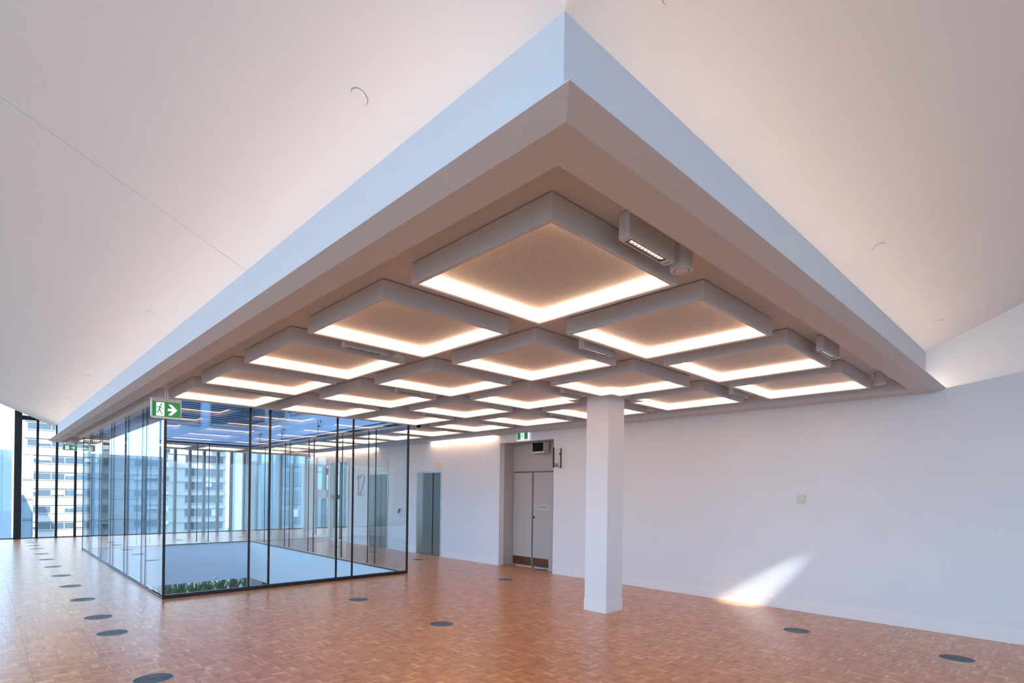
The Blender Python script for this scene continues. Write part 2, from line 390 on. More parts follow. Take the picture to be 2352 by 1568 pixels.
# ------------------------------------------------------------------ windows out to the city
def mullion_run(n, pos, axis, at, z0, z1, wid, dep, m, par, name='mullion'):
    for p in pos:
        mb = MB()
        if axis == 'x': mb.box(p-wid/2, p+wid/2, at-dep, at, z0, z1)
        else: mb.box(at-dep if n < 0 else at, at if n < 0 else at+dep, p-wid/2, p+wid/2, z0, z1)
        mb.build(name, m, par)
wf = struct('window_1')      # far window wall
MP = 0.4667
fm = [1.25+MP*k for k in range(0, 28)]
mulls = [x for x in fm if x < 13.9]
dark = [x for x in mulls if x < 2.9]; grey = [x for x in mulls if x >= 2.9 and not 3.0 < x < 3.5 and not 7.4 < x < 7.7]
mullion_run(1, dark, 'x', YF, 0, 4.3, 0.062, 0.14, 'black', wf)
mullion_run(1, grey, 'x', YF, 0, 4.3, 0.075, 0.16, 'charcoal', wf)
MB().box(0.715, 0.884, YF-0.2, YF, 0, 6.3).build('corner_mullion', 'black', wf)
MB().box(0.884, 14, YF-0.1, YF, 3.64, 3.77).build('transom', 'black', wf)
MB().box(0.884, 14, YF-0.1, YF, 4.2, 4.3).build('transom', 'black', wf)
MB().box(1.0, 1.7, YF-0.08, YF-0.03, 3.80, 3.86).build('blind_roll', 'white', wf)
MB().box(0.884, 14, YF, YF+0.1, 4.3, 6.3).build('spandrel', 'black', wf)
mullion_run(1, [0.25, -0.75, -1.75, -2.75, -3.75], 'x', YF, 0, 6.3, 0.04, 0.12, 'charcoal', wf)
for x0, x1 in ((3.06, 3.43), (7.41, 7.62), (9.6, 9.9)): MB().box(x0, x1, YF-0.35, YF, 0, 4.3).build('pier', 'paint', wf)
xs = [LX]+[-3.75, -2.75, -1.75, -0.75, 0.25, 0.715]
for a, b in zip(xs[:-1], xs[1:]): MB().box(a+0.02, b-0.02, YF-0.03, YF-0.018, 0.03, 6.25).build('pane', 'winpane', wf)
xs = [0.884]+mulls+[14]
for a, b in zip(xs[:-1], xs[1:]): MB().box(a+0.03, b-0.03, YF-0.03, YF-0.018, 0.03, 4.2).build('pane', 'winpane', wf)
MB().box(LX, 14, YF-0.08, YF, 0, 0.03).build('sill', 'charcoal', wf)
wl = struct('window_2')      # left window wall, out of frame but mirrored in the glass
yl = np.arange(BY, YF+0.1, 1.4)
mullion_run(-1, yl, 'y', LX, 0, 4.95, 0.07, 0.14, 'black', wl)
for z in (2.9,): MB().box(LX-0.1, LX, BY, YF, z, z+0.06).build('transom', 'black', wl)
for a, b in zip(yl[:-1], yl[1:]): MB().box(LX-0.05, LX-0.038, a+0.03, b-0.03, 0.03, 4.95).build('pane', 'winpane', wl)
MB().box(LX-0.14, LX, BY, YF, 4.95, 6.3).build('head', 'paint', wl)
wk = struct('wall_back'); MB().box(1.6, 4.4, BY-0.14, BY, 0, 6.3).box(4.4, XW+0.14, BY-0.14, BY, 2.6, 6.3).build('wall_face', 'paint', wk)
wb = struct('window_3')      # back window wall, behind the camera
xb = np.arange(LX, 1.7, 1.4)
mullion_run(1, xb, 'x', BY, 0, 5.9, 0.07, 0.14, 'black', wb)
for a, b in zip(xb[:-1], xb[1:]): MB().box(a+0.03, b-0.03, BY-0.05, BY-0.038, 0.03, 5.9).build('pane', 'winpane', wb)
for a in (5.7, 6.95): MB().box(a-0.035, a+0.035, BY-0.14, BY, 0, 2.6).build('mullion', 'black', wb)
for a, b in ((4.4, 5.7), (5.7, 6.95), (6.95, XW)): MB().box(a+0.04, b-0.04, BY-0.05, BY-0.038, 0.03, 2.6).build('pane', 'winpane', wb)
MB().box(LX, 1.6, BY-0.14, BY, 5.9, 6.3).build('head', 'paint', wb)
ws = struct('window_4')      # side windows beyond the end of the right-hand wall
mullion_run(1, np.arange(14.9, YF, 1.2), 'y', 14.0, 0, 4.3, 0.07, 0.14, 'charcoal', ws)
yy = np.arange(14.9, YF, 1.2)
for a, b in zip(yy[:-1], yy[1:]): MB().box(14.04, 14.052, a+0.03, b-0.03, 0.02, 4.3).build('pane', 'winpane', ws)

# ------------------------------------------------------------------ the glazed void
wv = struct('wall_void')
UT = 6.3
mb = MB()
for x0, x1, y0, y1 in ((GX0-0.12, GX0, GY0-0.12, GY1+0.12), (GX1, GX1+0.12, GY0-0.12, GY1+0.12), (GX0, GX1, GY0-0.12, GY0), (GX0, GX1, GY1, GY1+0.12)):
    mb.box(x0, x1, y0, y1, ZR-0.11, UT); mb.box(x0, x1, y0, y1, -1.11, -0.004)
mb.build('void_bulkhead', 'paint', wv)
lo = struct('floor_lower')
mb = MB(); mb.box(LX, 14, 2, YF, -3.7, -3.6); mb.build('floor_base', 'lowfloor', lo)
mb = MB(); slab_with_hole(mb, -1.11, -1.0, LX, 14, 2, YF+0.1); mb.build('lower_ceiling', 'paint', lo)
mb = MB(); mb.box(LX, 14, 1.9, 2, -3.6, -1.1); mb.box(14, 14.1, 2, 17, -3.6, -1.1); mb.build('lower_wall', 'paint', lo)
MB().box(7.05, 7.45, 20.9, 21.3, -3.6, -1.11).build('lower_pier', 'paint', lo)
wlow = struct('window_5')
mullion_run(1, np.arange(0.4, 13, 0.93), 'x', YF, -3.6, -1.1, 0.06, 0.12, 'charcoal', wlow)
xx = np.arange(0.4, 13, 0.93)
for a, b in zip(xx[:-1], xx[1:]): MB().box(a+0.03, b-0.03, YF-0.03, YF-0.018, -3.6, -1.12).build('pane', 'winpane', wlow)

WIDE, NAR = 1.1565, 0.305
def louvre(name, label, p0, p1, axis, zlo, zhi):
    t = thing(name, label, 'louvre', group='dark louvre grilles in the upper void')
    if axis == 'x':
        MB().box(p0, p1, GY1-0.015, GY1-0.001, zlo, zhi).build('backing', 'charcoal', t)
        mk = lambda z: MB().box(p0, p1, GY1-0.05, GY1-0.015, z, z+0.022)
        fr = MB().box(p0-0.03, p0, GY1-0.06, GY1-0.001, zlo-0.03, zhi).box(p1, p1+0.03, GY1-0.06, GY1-0.001, zlo-0.03, zhi).box(p0, p1, GY1-0.06, GY1-0.001, zlo-0.03, zlo)
    else:
        MB().box(GX1-0.015, GX1-0.001, p0, p1, zlo, zhi).build('backing', 'charcoal', t)
        mk = lambda z: MB().box(GX1-0.05, GX1-0.015, p0, p1, z, z+0.022)
        fr = MB().box(GX1-0.06, GX1-0.001, p0-0.03, p0, zlo-0.03, zhi).box(GX1-0.06, GX1-0.001, p1, p1+0.03, zlo-0.03, zhi).box(GX1-0.06, GX1-0.001, p0, p1, zlo-0.03, zlo)
    fr.build('frame', 'metalwhite', t)
    for z in np.arange(zlo+0.01, zhi-0.03, 0.055): mk(z).build('slat', 'louvre', t)
louvre('void_louvre', 'grey louvre grille on far void wall, left of the pair', 2.2, 4.56, 'x', 3.46, 4.9)
louvre('void_louvre', 'grey louvre grille on far void wall, right of the pair by the corner', 4.83, 5.92, 'x', 3.5, 4.9)
louvre('void_louvre', 'grey louvre grille on right void wall, nearest the far corner', 16.5, 17.7, 'y', 3.55, 4.9)
louvre('void_louvre', 'grey louvre grille on right void wall, second from the far corner', 15.05, 16.3, 'y', 3.55, 4.9)
louvre('void_louvre', 'grey louvre grille on right void wall, third from the far corner', 13.5, 14.85, 'y', 3.62, 4.9)

ZG = 2.93
def glass_wall(label, axis, at, a, b, nw, inward, thick):
    t = thing('glass_wall', label, 'glass wall', group='glass walls around the void')
    L = b-a; wd = (L-NAR*(nw-1))/nw
    p = a; edges = [a]
    for k in range(2*nw-1): p += wd if k % 2 == 0 else NAR; edges.append(p)
    g = thick/2
    for e0, e1 in zip(edges[:-1], edges[1:]):
        if axis == 'x': MB().box(e0+g, e1-g, at-0.006, at+0.006, 0.05, ZG-0.03).build('glass_panel', 'glass', t)
        else: MB().box(at-0.006, at+0.006, e0+g, e1-g, 0.05, ZG-0.03).build('glass_panel', 'glass', t)
    for e in edges[1:-1]:
        if axis == 'x': MB().box(e-g, e+g, at-0.008, at+0.008, 0.05, ZG-0.03).build('black_joint', 'black', t)
        else: MB().box(at-0.008, at+0.008, e-g, e+g, 0.05, ZG-0.03).build('black_joint', 'black', t)
    if axis == 'x':
        for e in (a, b): MB().box(e-g, e+g, at-g, at+g, 0.0, ZG-0.03).build('corner_post', 'black', t)
        hb = 0.055 if inward > 0 else 0.018
        MB().box(a, b, at-0.03, at+0.03, -0.003, hb).build('base_channel', 'black', t); MB().box(a, b, at-0.025, at+0.025, ZG-0.035, ZG+0.005).build('head_track', 'black', t)
    else:
        MB().box(at-0.014, at+0.014, a, b, -0.003, 0.014).build('base_channel', 'black', t); MB().box(at-0.025, at+0.025, a, b, ZG-0.035, ZG+0.005).build('head_track', 'black', t)
glass_wall('front glass wall with thick black joints and black base, facing the column', 'x', GY0, GX0, GX1, 3, 1, 0.032)
glass_wall('long left glass wall of the void running back along the row of floor vents', 'y', GX0, GY0+0.02, GY1-0.02, 6, 1, 0.016)
glass_wall('back glass wall of the void, in front of the far city windows', 'x', GY1, GX0, GX1, 3, -1, 0.022)
glass_wall('right glass wall of the void, opposite the lifts and number 12', 'y', GX1, GY0+0.02, GY1-0.02, 6, -1, 0.022)

# ------------------------------------------------------------------ column
CXm, CYm, CS = 5.957, 4.365, 0.361
col = thing('column', 'square white column standing in front of the long right wall', 'column', (CXm+CS/2, CYm+CS/2, 0))
h = CS/2
MB().box(-h, h, -h, h, 0.0, ZR).build('shaft', 'paint', col, bevel=0.003)
MB().box(-h-0.006, h+0.006, -h-0.006, h+0.006, 0, 0.16).build('skirting', 'skirt', col, bevel=0.002)

# ------------------------------------------------------------------ coffers
C0X, C0Y, PX, PY, WX, WY = 1.893, 1.722, 1.465, 1.4916, 1.1425, 1.157
ZC = 2.848; ZP = 2.934
RIM = 0.03
def ring_prism(mb, outer, inner, z0, z1):
    n = len(outer); k = len(mb.v)
    for P in (outer, inner):
        for z in (z0, z1): mb.v += [(x, y, z) for x, y in P]
    o0, o1, i0, i1 = k, k+n, k+2*n, k+3*n
    for a in range(n):
        b = (a+1) % n
        mb.f += [(o0+a, o0+b, o1+b, o1+a), (i0+b, i0+a, i1+a, i1+b), (o0+b, o0+a, i0+a, i0+b), (o1+a, o1+b, i1+b, i1+a)]
def inset(P, d):
    n = len(P); out = []
    for a in range(n):
        p0, p1, p2 = Vector(P[a-1]), Vector(P[a]), Vector(P[(a+1) % n])
        e1, e2 = (p1-p0).normalized(), (p2-p1).normalized(); n1, n2 = Vector((-e1.y, e1.x)), Vector((-e2.y, e2.x))
        out.append(tuple(p1+d*(n1+n2)/(1+n1.dot(n2))))
    return out
def coffer(outline, label, loc):
    t = thing('coffer_light', label, 'ceiling light', (loc[0], loc[1], ZC), group='square coffer lights in the soffit')
    inn = inset(outline, RIM)
    mb = MB(); ring_prism(mb, outline, inn, 0, ZR-ZC-0.006); mb.build('frame', 'metalwhite', t)
    mb = MB(); mb.prism([(x, y, ZP-ZC) for x, y in inn], (0, 0, 0.012)); mb.build('perforated_panel', 'perf', t)
    st = inset(outline, RIM+0.001); s2 = inset(outline, RIM+0.006)
    mb = MB(); ring_prism(mb, st, s2, 0.070, 0.081); mb.build('light_strip', 'led', t)
    mb = MB(); ring_prism(mb, st, inset(outline, RIM+0.004), 0.008, ZP-ZC-0.018); mb.build('wall_glow', 'glow', t)
    return t
RECT = [(0, 0), (WX, 0), (WX, WY), (0, WY)]
proto = None
NC = {(2, 1): None, (2, 2): None, (3, 1): None, (3, 2): None}
ax, bx, ay, by = 6.105, 6.105+0.725, 4.424, 4.424+0.70   # collar cleared around the column head
ax, bx = 5.957-0.235+0.0, 0
CC = (C0X+3*PX-(PX-WX)/2, C0Y+2*PY-(PY-WY)/2); HN = 0.335
for j in range(12):
    for i in range(4):
        if 5 <= j <= 10 and i < 3: continue
        x, y = C0X+i*PX, C0Y+j*PY
        extra = ', nearest corner' if (i, j) == (0, 0) else ''
        lab = f'white square coffer light, {ORD[i]} from left in the {ORD[j]} row back' + extra
        if j == 11: lab = f'white square coffer light beyond the void, {ORD[i]} from the left'
        elif j >= 5: lab = f'white square coffer light beside the lift wall, {ORD[j-5]} along the right glass wall'
        if (i, j) in NC:
            u0, u1, v0, v1 = CC[0]-HN-x, CC[0]+HN-x, CC[1]-HN-y, CC[1]+HN-y
            lab = lab.replace('white square coffer light', 'coffer light notched by the column')
            if (i, j) == (2, 1): P = [(0, 0), (WX, 0), (WX, v0), (u0, v0), (u0, WY), (0, WY)]
            if (i, j) == (2, 2): P = [(0, 0), (u0, 0), (u0, v1), (WX, v1), (WX, WY), (0, WY)]
            if (i, j) == (3, 1): P = [(0, 0), (WX, 0), (WX, WY), (u1, WY), (u1, v0), (0, v0)]
            if (i, j) == (3, 2): P = [(u1, 0), (WX, 0), (WX, WY), (0, WY), (0, v1), (u1, v1)]
            coffer(P, lab, (x, y)); continue
        if proto is None: proto = coffer(RECT, lab, (x, y)); ptree = tree(proto)
        else: dup(proto, (x, y, ZC), lab, ch=ptree)

# ------------------------------------------------------------------ linear downlights and round speakers between the coffers
LUMW, LUML, ZLU = 0.062, 0.435, 2.846
def lum_build(label, loc):
    t = thing('linear_downlight', label, 'downlight', loc, group='linear downlights between the coffers')
    hh = ZR-ZLU-0.004
    mb = MB(); mb.box(0, LUML, -LUMW/2, LUMW/2, 0.012, hh)
    x0, x1, y0, y1 = 0.035, LUML-0.07, -0.021, 0.021
    for a in ((0, x0, -LUMW/2, LUMW/2), (x1, LUML, -LUMW/2, LUMW/2), (x0, x1, -LUMW/2, y0), (x0, x1, y1, LUMW/2)): mb.box(a[0], a[1], a[2], a[3], 0, 0.012)
    mb.build('housing', 'metalwhite', t)
    mb = MB()
    for a in ((x0, x0+0.006, y0, y1), (x1-0.006, x1, y0, y1), (x0, x1, y0, y0+0.004), (x0, x1, y1-0.004, y1)): mb.box(a[0], a[1], a[2], a[3], -0.001, 0.013)
    mb.box(LUML-0.03, LUML-0.025, -0.02, 0.02, -0.001, 0.002)
    mb.build('black_trim', 'black', t)
    MB().box(x0+0.006, x1-0.006, y0+0.004, y1-0.004, 0.009, 0.0118).build('lamp_panel', 'lamp', t)
    mb = MB(); n = 10; d = (x1-x0-0.012)/n
    for k in range(n):
        a = x0+0.006+k*d
        mb.bar((a+0.003, y0+0.005, 0.004), (a+d/2, y1-0.006, 0.004), 0.004); mb.bar((a+d/2, y1-0.006, 0.004), (a+d-0.003, y0+0.005, 0.004), 0.004)
    mb.build('louvre_blades', 'reflector', t)
    return t
def cyl_build(label, loc):
    t = thing('ceiling_speaker', label, 'speaker', loc, group='round ceiling speakers hung between the coffers')
    hh = ZR-ZLU-0.004
    MB().lathe([(0.0001, 0), (0.040, 0), (0.040, 0.004), (0.045, 0.004), (0.045, 0), (0.060, 0), (0.062, 0.002), (0.062, hh), (0.0001, hh)], (0, 0, 0), 40).build('body', 'metalwhite', t, smooth=False)
    MB().lathe([(0.0405, 0.0015), (0.0445, 0.0015), (0.0445, 0.0035), (0.0405, 0.0035)], (0, 0, 0), 40, closed=True).build('black_ring', 'black', t)
    return t
def gapy(k): return 1.595 if k == 0 else C0Y+k*PY-(PY-WY)/2
lp = cp = None
for k in range(6):
    for i in range(4):
        if (i+k) % 2 or (k == 5 and i < 3): continue
        lab = f'slim white linear downlight, {ORD[i]} column from the left, {ORD[k]} gap back'
        loc = (2.287+i*PX, gapy(k), ZLU)
        if lp is None: lp = lum_build(lab, loc); lt = tree(lp)
        else: dup(lp, loc, lab, ch=lt)
for k in (0, 2, 4):
    for i in (0, 3):
        if k == 4 and i == 3: continue
        lab = f'round white ceiling speaker by the {ORD[i]} coffer column in the {ORD[k]} gap back'
        loc = (2.85+i*PX, gapy(k), ZLU)
        if cp is None: cp = cyl_build(lab, loc); ct = tree(cp)
        else: dup(cp, loc, lab, ch=ct)

# ------------------------------------------------------------------ flush discs in the sloping ceiling
def disc_build(label, loc, eul):
    t = thing('ceiling_disc', label, 'detector', loc, group='flush white discs in the sloping ceiling'); t.rotation_euler = eul
    MB().lathe([(0.0001, -0.006), (0.038, -0.006), (0.040, -0.004), (0.040, 0.0)], (0, 0, 0), 40).build('cover_plate', 'ceil', t)
    MB().lathe([(0.040, -0.0008), (0.0418, -0.0008), (0.0418, 0.001), (0.040, 0.001)], (0, 0, 0), 40, closed=True).build('shadow_gap', 'dark', t)
    return t
pl = (0, math.atan(SL), 0); pr = (-math.atan(SL), 0, 0)
dproto = None
items = [((1.275, y, zl(1.275)), pl, f'flush white ceiling disc, {ORD[n]} along the left sloping ceiling') for n, y in enumerate((2.40, 6.9, 11.55, 14.73, 17.57, 19.72))]
items += [((x, 1.08, zr(1.08)), pr, f'flush white ceiling disc, {ORD[n]} along the right sloping ceiling') for n, x in enumerate((1.84, 4.804, 7.294))]
for loc, e, lab in items:
    if dproto is None: dproto = disc_build(lab, loc, e); dt = tree(dproto)
    else:
        r = dup(dproto, loc, lab, ch=dt); r.rotation_euler = e

# ------------------------------------------------------------------ floor vents
def vent_build(label, loc):
    t = thing('floor_vent', label, 'floor vent', loc, group='round swirl vents set in the floor')
    R = 0.15
    MB().lathe([(0.0001, 0.0006), (R-0.008, 0.0006)], (0, 0, 0), 48).build('dark_well', 'dark', t)
    MB().lathe([(R-0.008, 0.0004), (R-0.008, 0.004), (R, 0.003), (R, 0.0004)], (0, 0, 0), 48).build('outer_rim', 'rim', t)
    for k in range(7):
        r = 0.022+k*0.0175
        MB().lathe([(r, 0.0007), (r, 0.0034), (r+0.0105, 0.0034), (r+0.0105, 0.0007)], (0, 0, 0), 48).build('ring', 'ring', t)
    MB().lathe([(0.0001, 0.0036), (0.016, 0.0036), (0.016, 0.0007)], (0, 0, 0), 32).build('hub', 'grille', t)
    mb = MB()
    for k in range(4):
        a = math.pi/4+k*math.pi/2; c, s = math.cos(a), math.sin(a)
        mb.bar((0.015*c, 0.015*s, 0.002), (0.143*c, 0.143*s, 0.002), 0.012, 0.0025)
    mb.build('spokes', 'grille', t)
    return t
vp = None
vents = [(1.043, y, f'round grey floor vent, {ORD[n]} from the front in the left row beside the glass void') for n, y in enumerate((5.334, 7.324, 8.324, 9.771, 11.23, 12.673, 14.2, 15.7, 17.1, 18.63, 19.65, 20.77, 21.56))]
vents += [(3.98, 5.316, 'round grey floor vent in open floor left of the column, nearer one'), (3.97, 7.301, 'round grey floor vent in front of the front glass wall, farther one'),
          (6.95, 0.854, 'round grey floor vent nearest the front right corner by the wall'), (6.934, 2.332, 'round grey floor vent beside the long wall below the light streak'),
          (6.9, 7.302, 'round dark floor vent just outside the door recess'), (8.338, 7.755, 'round dark floor vent inside the door recess'),
          (7.363, 10.777, 'round dark floor vent before the right-hand lift'), (7.38, 12.784, 'round dark floor vent behind glass by the left-hand lift'),
          (7.25, 14.636, 'round dark floor vent behind glass below number 12'), (7.65, 16.56, 'round dark floor vent behind glass before the glazed doors'),
          (4.418, 19.437, 'round floor vent beyond the void, left one'), (4.95, 18.52, 'round floor vent beyond the void, right one nearer its back glass'),
          (6.3, 19.6, 'round floor vent beyond the void before the right pier')]
for x, y, lab in vents:
    if vp is None: vp = vent_build(lab, (x, y, 0)); vt = tree(vp)
    else: dup(vp, (x, y, 0), lab, ch=vt)

# ------------------------------------------------------------------ exit signs
def man(mb, cx, cz, s, fn):
    """running man in sign units; fn(u,v) -> 3d front point, thickness via prism normal"""
    segs = [((0.02, 0.20), (-0.04, -0.02), .085), ((-0.04, 0.0), (-0.10, -0.20), .06), ((-0.10, -0.20), (-0.27, -0.20), .05), ((-0.03, -0.02), (0.08, -0.20), .06), ((0.08, -0.20), (0.15, -0.38), .05),
            ((0.02, 0.19), (-0.12, 0.18), .042), ((-0.12, 0.18), (-0.2, 0.06), .038), ((0.03, 0.19), (0.12, 0.06), .042), ((0.12, 0.06), (0.24, 0.04), .038)]
    for a, b, wd in segs:
        a, b = Vector(a), Vector(b); d = (b-a).normalized(); n = Vector((-d.y, d.x))*wd/2; a = a-d*wd*.3; b = b+d*wd*.3
        mb.poly([fn(cx+s*p.x, cz+s*p.y) for p in (a+n, a-n, b-n, b+n)])
    mb.poly([fn(cx+s*(0.075+0.062*math.cos(k*math.pi/6)), cz+s*(0.33+0.062*math.sin(k*math.pi/6))) for k in range(12)])
def exit_hang(label, loc, wdt, hgt, ztop):
    t = thing('exit_sign', label, 'exit sign', loc, group='green running man exit signs')
    W, H = wdt/2, hgt
    MB().prism([(-W, -0.02, 0.0), (W-0.0, -0.02, 0.0), (W, 0.02, 0.0), (-W, 0.02, 0.0)], (0, 0, 0.02)).build('lower_rail', 'white', t)
    MB().box(-W, W, -0.03, 0.03, H-0.045, H).build('housing', 'metalwhite', t, bevel=0.004)
    for c0, c1 in ((-W, -W+0.012), (W-0.008, W)): MB().box(c0, c1, -0.022, 0.022, 0, H-0.04).build('end_cap', 'white', t)
    MB().box(-W+0.012, W-0.008, -0.012, 0.012, 0.02, H-0.045).build('green_panel', 'green', t)
    z0, z1 = 0.028, H-0.055; hm = z1-z0
    for sd in (-1, 1):
        yy = -0.0135*1 if sd < 0 else 0.0135
        fl = lambda u, v, yy=yy: (u, yy, v)
        x0 = -W+0.012+0.13*wdt; x1 = x0+0.27*wdt
        pg = MB().poly([fl(x0, z0), fl(x1, z0), fl(x1, z1), fl(x0, z1)]).build('door_symbol', 'signwhite', t)
        mb = MB(); yb = yy*1.05; f2 = lambda u, v: (u, yb, v); man(mb, (x0+x1)/2-0.005, (z0+z1)/2, hm*1.02, f2); mb.build('running_man', 'green', pg)
        ax0, ax1 = -W+0.55*wdt, -W+0.87*wdt; zm = (z0+z1)/2; hh = hm*0.4; tk = hm*0.09
        mb = MB(); mb.poly([fl(ax0, zm-tk), fl(ax1-0.5*hh, zm-tk), fl(ax1-0.5*hh, zm+tk), fl(ax0, zm+tk)])
        mb.poly([fl(ax1, zm), fl(ax1-hh*.95, zm+hh), fl(ax1-hh*1.5, zm+hh), fl(ax1-hh*.62, zm)]); mb.poly([fl(ax1, zm), fl(ax1-hh*.62, zm), fl(ax1-hh*1.5, zm-hh), fl(ax1-hh*.95, zm-hh)])
        mb.build('arrow', 'signwhite', t)
    mb = MB(); mb.box(-0.018, -0.008, -0.006, 0.006, H, ztop-0.008); mb.box(0.012, 0.022, -0.006, 0.006, H, ztop-0.008); mb.box(-0.03, 0.05, -0.02, 0.02, ztop-0.01, ztop); mb.build('stem', 'white', t)
    return t
exit_hang('green exit sign with arrow hanging by the near glass corner', (1.705, 8.2, 2.478), 0.335, 0.255, ZR-2.478)
exit_hang('small green exit sign with arrow hanging near the far windows', (1.69, 18.7, 2.565), 0.30, 0.175, ZR-2.565)
def exit_wall(label, y, z):
    t = thing('exit_sign', label, 'exit sign', (XW, y, z), group='green running man exit signs')
    MB().box(-0.05, -0.001, -0.165, 0.165, 0, 0.175).build('housing', 'signwhite', t, bevel=0.004)
    MB().box(-0.053, -0.05, -0.15, 0.15, 0.014, 0.161).build('green_panel', 'green', t)
    f1 = lambda u, v: (-0.0545, -u, v)
    pg = MB().poly([f1(-0.055, 0.018), f1(0.055, 0.018), f1(0.055, 0.157), f1(-0.055, 0.157)]).build('door_symbol', 'signwhite', t)
    mb = MB(); man(mb, 0.0, 0.088, 0.145, lambda u, v: (-0.056, -u, v)); mb.build('running_man', 'green', pg)
exit_wall('green running man exit sign on the wall above the door recess', 8.115, 2.685)
exit_wall('small exit sign seen through glass above the far wall end', 18.48, 2.63)
t = thing('wall_sensor', 'small white round sensor on the far lower void wall above the plants', 'sensor', (5.0, GY1-0.001, -1.03))
MB().lathe([(0.0001, 0.05), (0.03, 0.045), (0.045, 0.02), (0.045, 0)], (0, 0, 0), 20, M3=Matrix(((1, 0, 0), (0, 0, -1), (0, 1, 0)))).build('dome', 'white', t, smooth=True)

# ------------------------------------------------------------------ text helper
def text_mesh(body, name, m, parent, size, place, extrude=0.001, align='CENTER'):
    cu_ = bpy.data.curves.new(name, 'FONT'); cu_.body = body; cu_.size = size; cu_.align_x = align; cu_.align_y = 'CENTER'; cu_.extrude = extrude; cu_.resolution_u = 3
    tmp = bpy.data.objects.new(name, cu_); COL.objects.link(tmp); bpy.context.view_layer.update()
    me = bpy.data.meshes.new_from_object(tmp.evaluated_get(bpy.context.evaluated_depsgraph_get())); bpy.data.objects.remove(tmp)
    me.materials.clear(); me.materials.append(M[m])
    for v in me.vertices: v.co = place(v.co)
    o = bpy.data.objects.new(name, me); COL.objects.link(o); o.parent = parent
    return o

# ------------------------------------------------------------------ lifts
def lift(label, y0, y1, ztop, ysplit):
    t = thing('lift_door', label, 'lift', (XW, y0, 0), group='steel lift doors')
    Wd = y1-y0
    mb = MB(); fr = 0.035
    mb.box(-0.012, 0.10, 0.0, fr, 0, ztop); mb.box(-0.012, 0.10, Wd-fr, Wd, 0, ztop); mb.box(-0.012, 0.10, fr, Wd-fr, ztop-0.05, ztop); mb.build('door_frame', 'chrome', t)
    ys = ysplit-y0
    MB().box(0.06, 0.09, fr, ys-0.008, 0.006, ztop-0.05).build('door_leaf', 'steel', t); MB().box(0.075, 0.105, ys+0.008, Wd-fr, 0.006, ztop-0.05).build('door_leaf', 'steel', t)
    MB().box(0.05, 0.12, fr, Wd-fr, 0.0, 0.006).build('sill', 'charcoal', t)
    MB().box(0.052, 0.11, ys-0.012, ys+0.010, 0.006, ztop-0.05).build('rubber_seal', 'black', t)
    MB().box(0.13, 0.14, 0, Wd, 0, ztop).build('shaft_back', 'dark', t)
    return t
lift('stainless lift door with bright frame right of the glass void', *E1, 11.40)
lift('stainless lift door seen through the glass, right of number 12', *E2, 13.9)
t = thing('lift_sign', 'small pale square sign with letter D above the right-hand lift', 'sign', (XW, 11.08, 2.21))
MB().box(-0.012, -0.001, -0.125, 0.125, -0.1, 0.1).build('plate', 'dsign', t, bevel=0.003)
text_mesh('D', 'letter', 'dletter', t, 0.17, lambda c: Vector((-0.0135+c.z*0.3, -c.x, c.y)))
# storey number
t = thing('storey_number', 'tall thin dark number 12 on the lift wall behind glass', 'number', (XW, 14.95, 1.46))
mb = MB(); f = lambda u, v: (-0.012, -u, v)
mb.bar(f(-0.14, 0), f(-0.14, 0.60), 0.012); mb.bar(f(-0.14, 0.60), f(-0.235, 0.48), 0.010); mb.build('digit', 'black', t)
mb = MB(); pts = [(-0.045, 0.50)]
for k in range(0, 13):
    a = math.radians(170-k*17); pts.append((0.085+0.13*math.cos(a), 0.50+0.11*math.sin(a)))
pts += [(0.19, 0.40), (-0.05, 0.0)]
for a, b in zip(pts[:-1], pts[1:]): mb.bar(f(*a), f(*b), 0.012)
mb.bar(f(-0.05, 0), f(0.24, 0), 0.010); mb.build('digit', 'black', t)
# card reader, switch, thermostat, unnamed box
t = thing('card_reader', 'white lift call unit with tilted black screen behind glass', 'panel', (XW, 12.76, 1.0))
MB().prism([(0, -0.06, -0.10), (-0.05, -0.06, -0.09), (-0.09, -0.06, 0.0), (-0.03, -0.06, 0.14), (0, -0.06, 0.14)], (0, 0.12, 0)).build('housing', 'white', t, bevel=0.004)
MB().prism([(-0.0905, -0.045, 0.008), (-0.0365, -0.045, 0.13), (-0.0375, -0.045, 0.131), (-0.0915, -0.045, 0.009)], (0, 0.09, 0)).build('touch_screen', 'screen', t)
t = thing('wall_switch', 'small white wall switch between lift and door recess', 'switch', (XW, 9.35, 1.565))
MB().box(-0.012, -0.001, -0.035, 0.035, -0.06, 0.06).build('plate', 'white', t, bevel=0.004); MB().box(-0.018, -0.012, -0.012, 0.012, -0.025, 0.025).build('rocker', 'skirt', t)
t = thing('thermostat', 'small pale square thermostat on the long right wall', 'thermostat', (XW, 2.70, 1.553))
MB().box(-0.024, -0.001, -0.046, 0.046, -0.055, 0.055).build('cover', 'bezel', t, bevel=0.008); MB().box(-0.0255, -0.024, -0.015, 0.015, 0.0, 0.02).build('display', 'greydec', t)

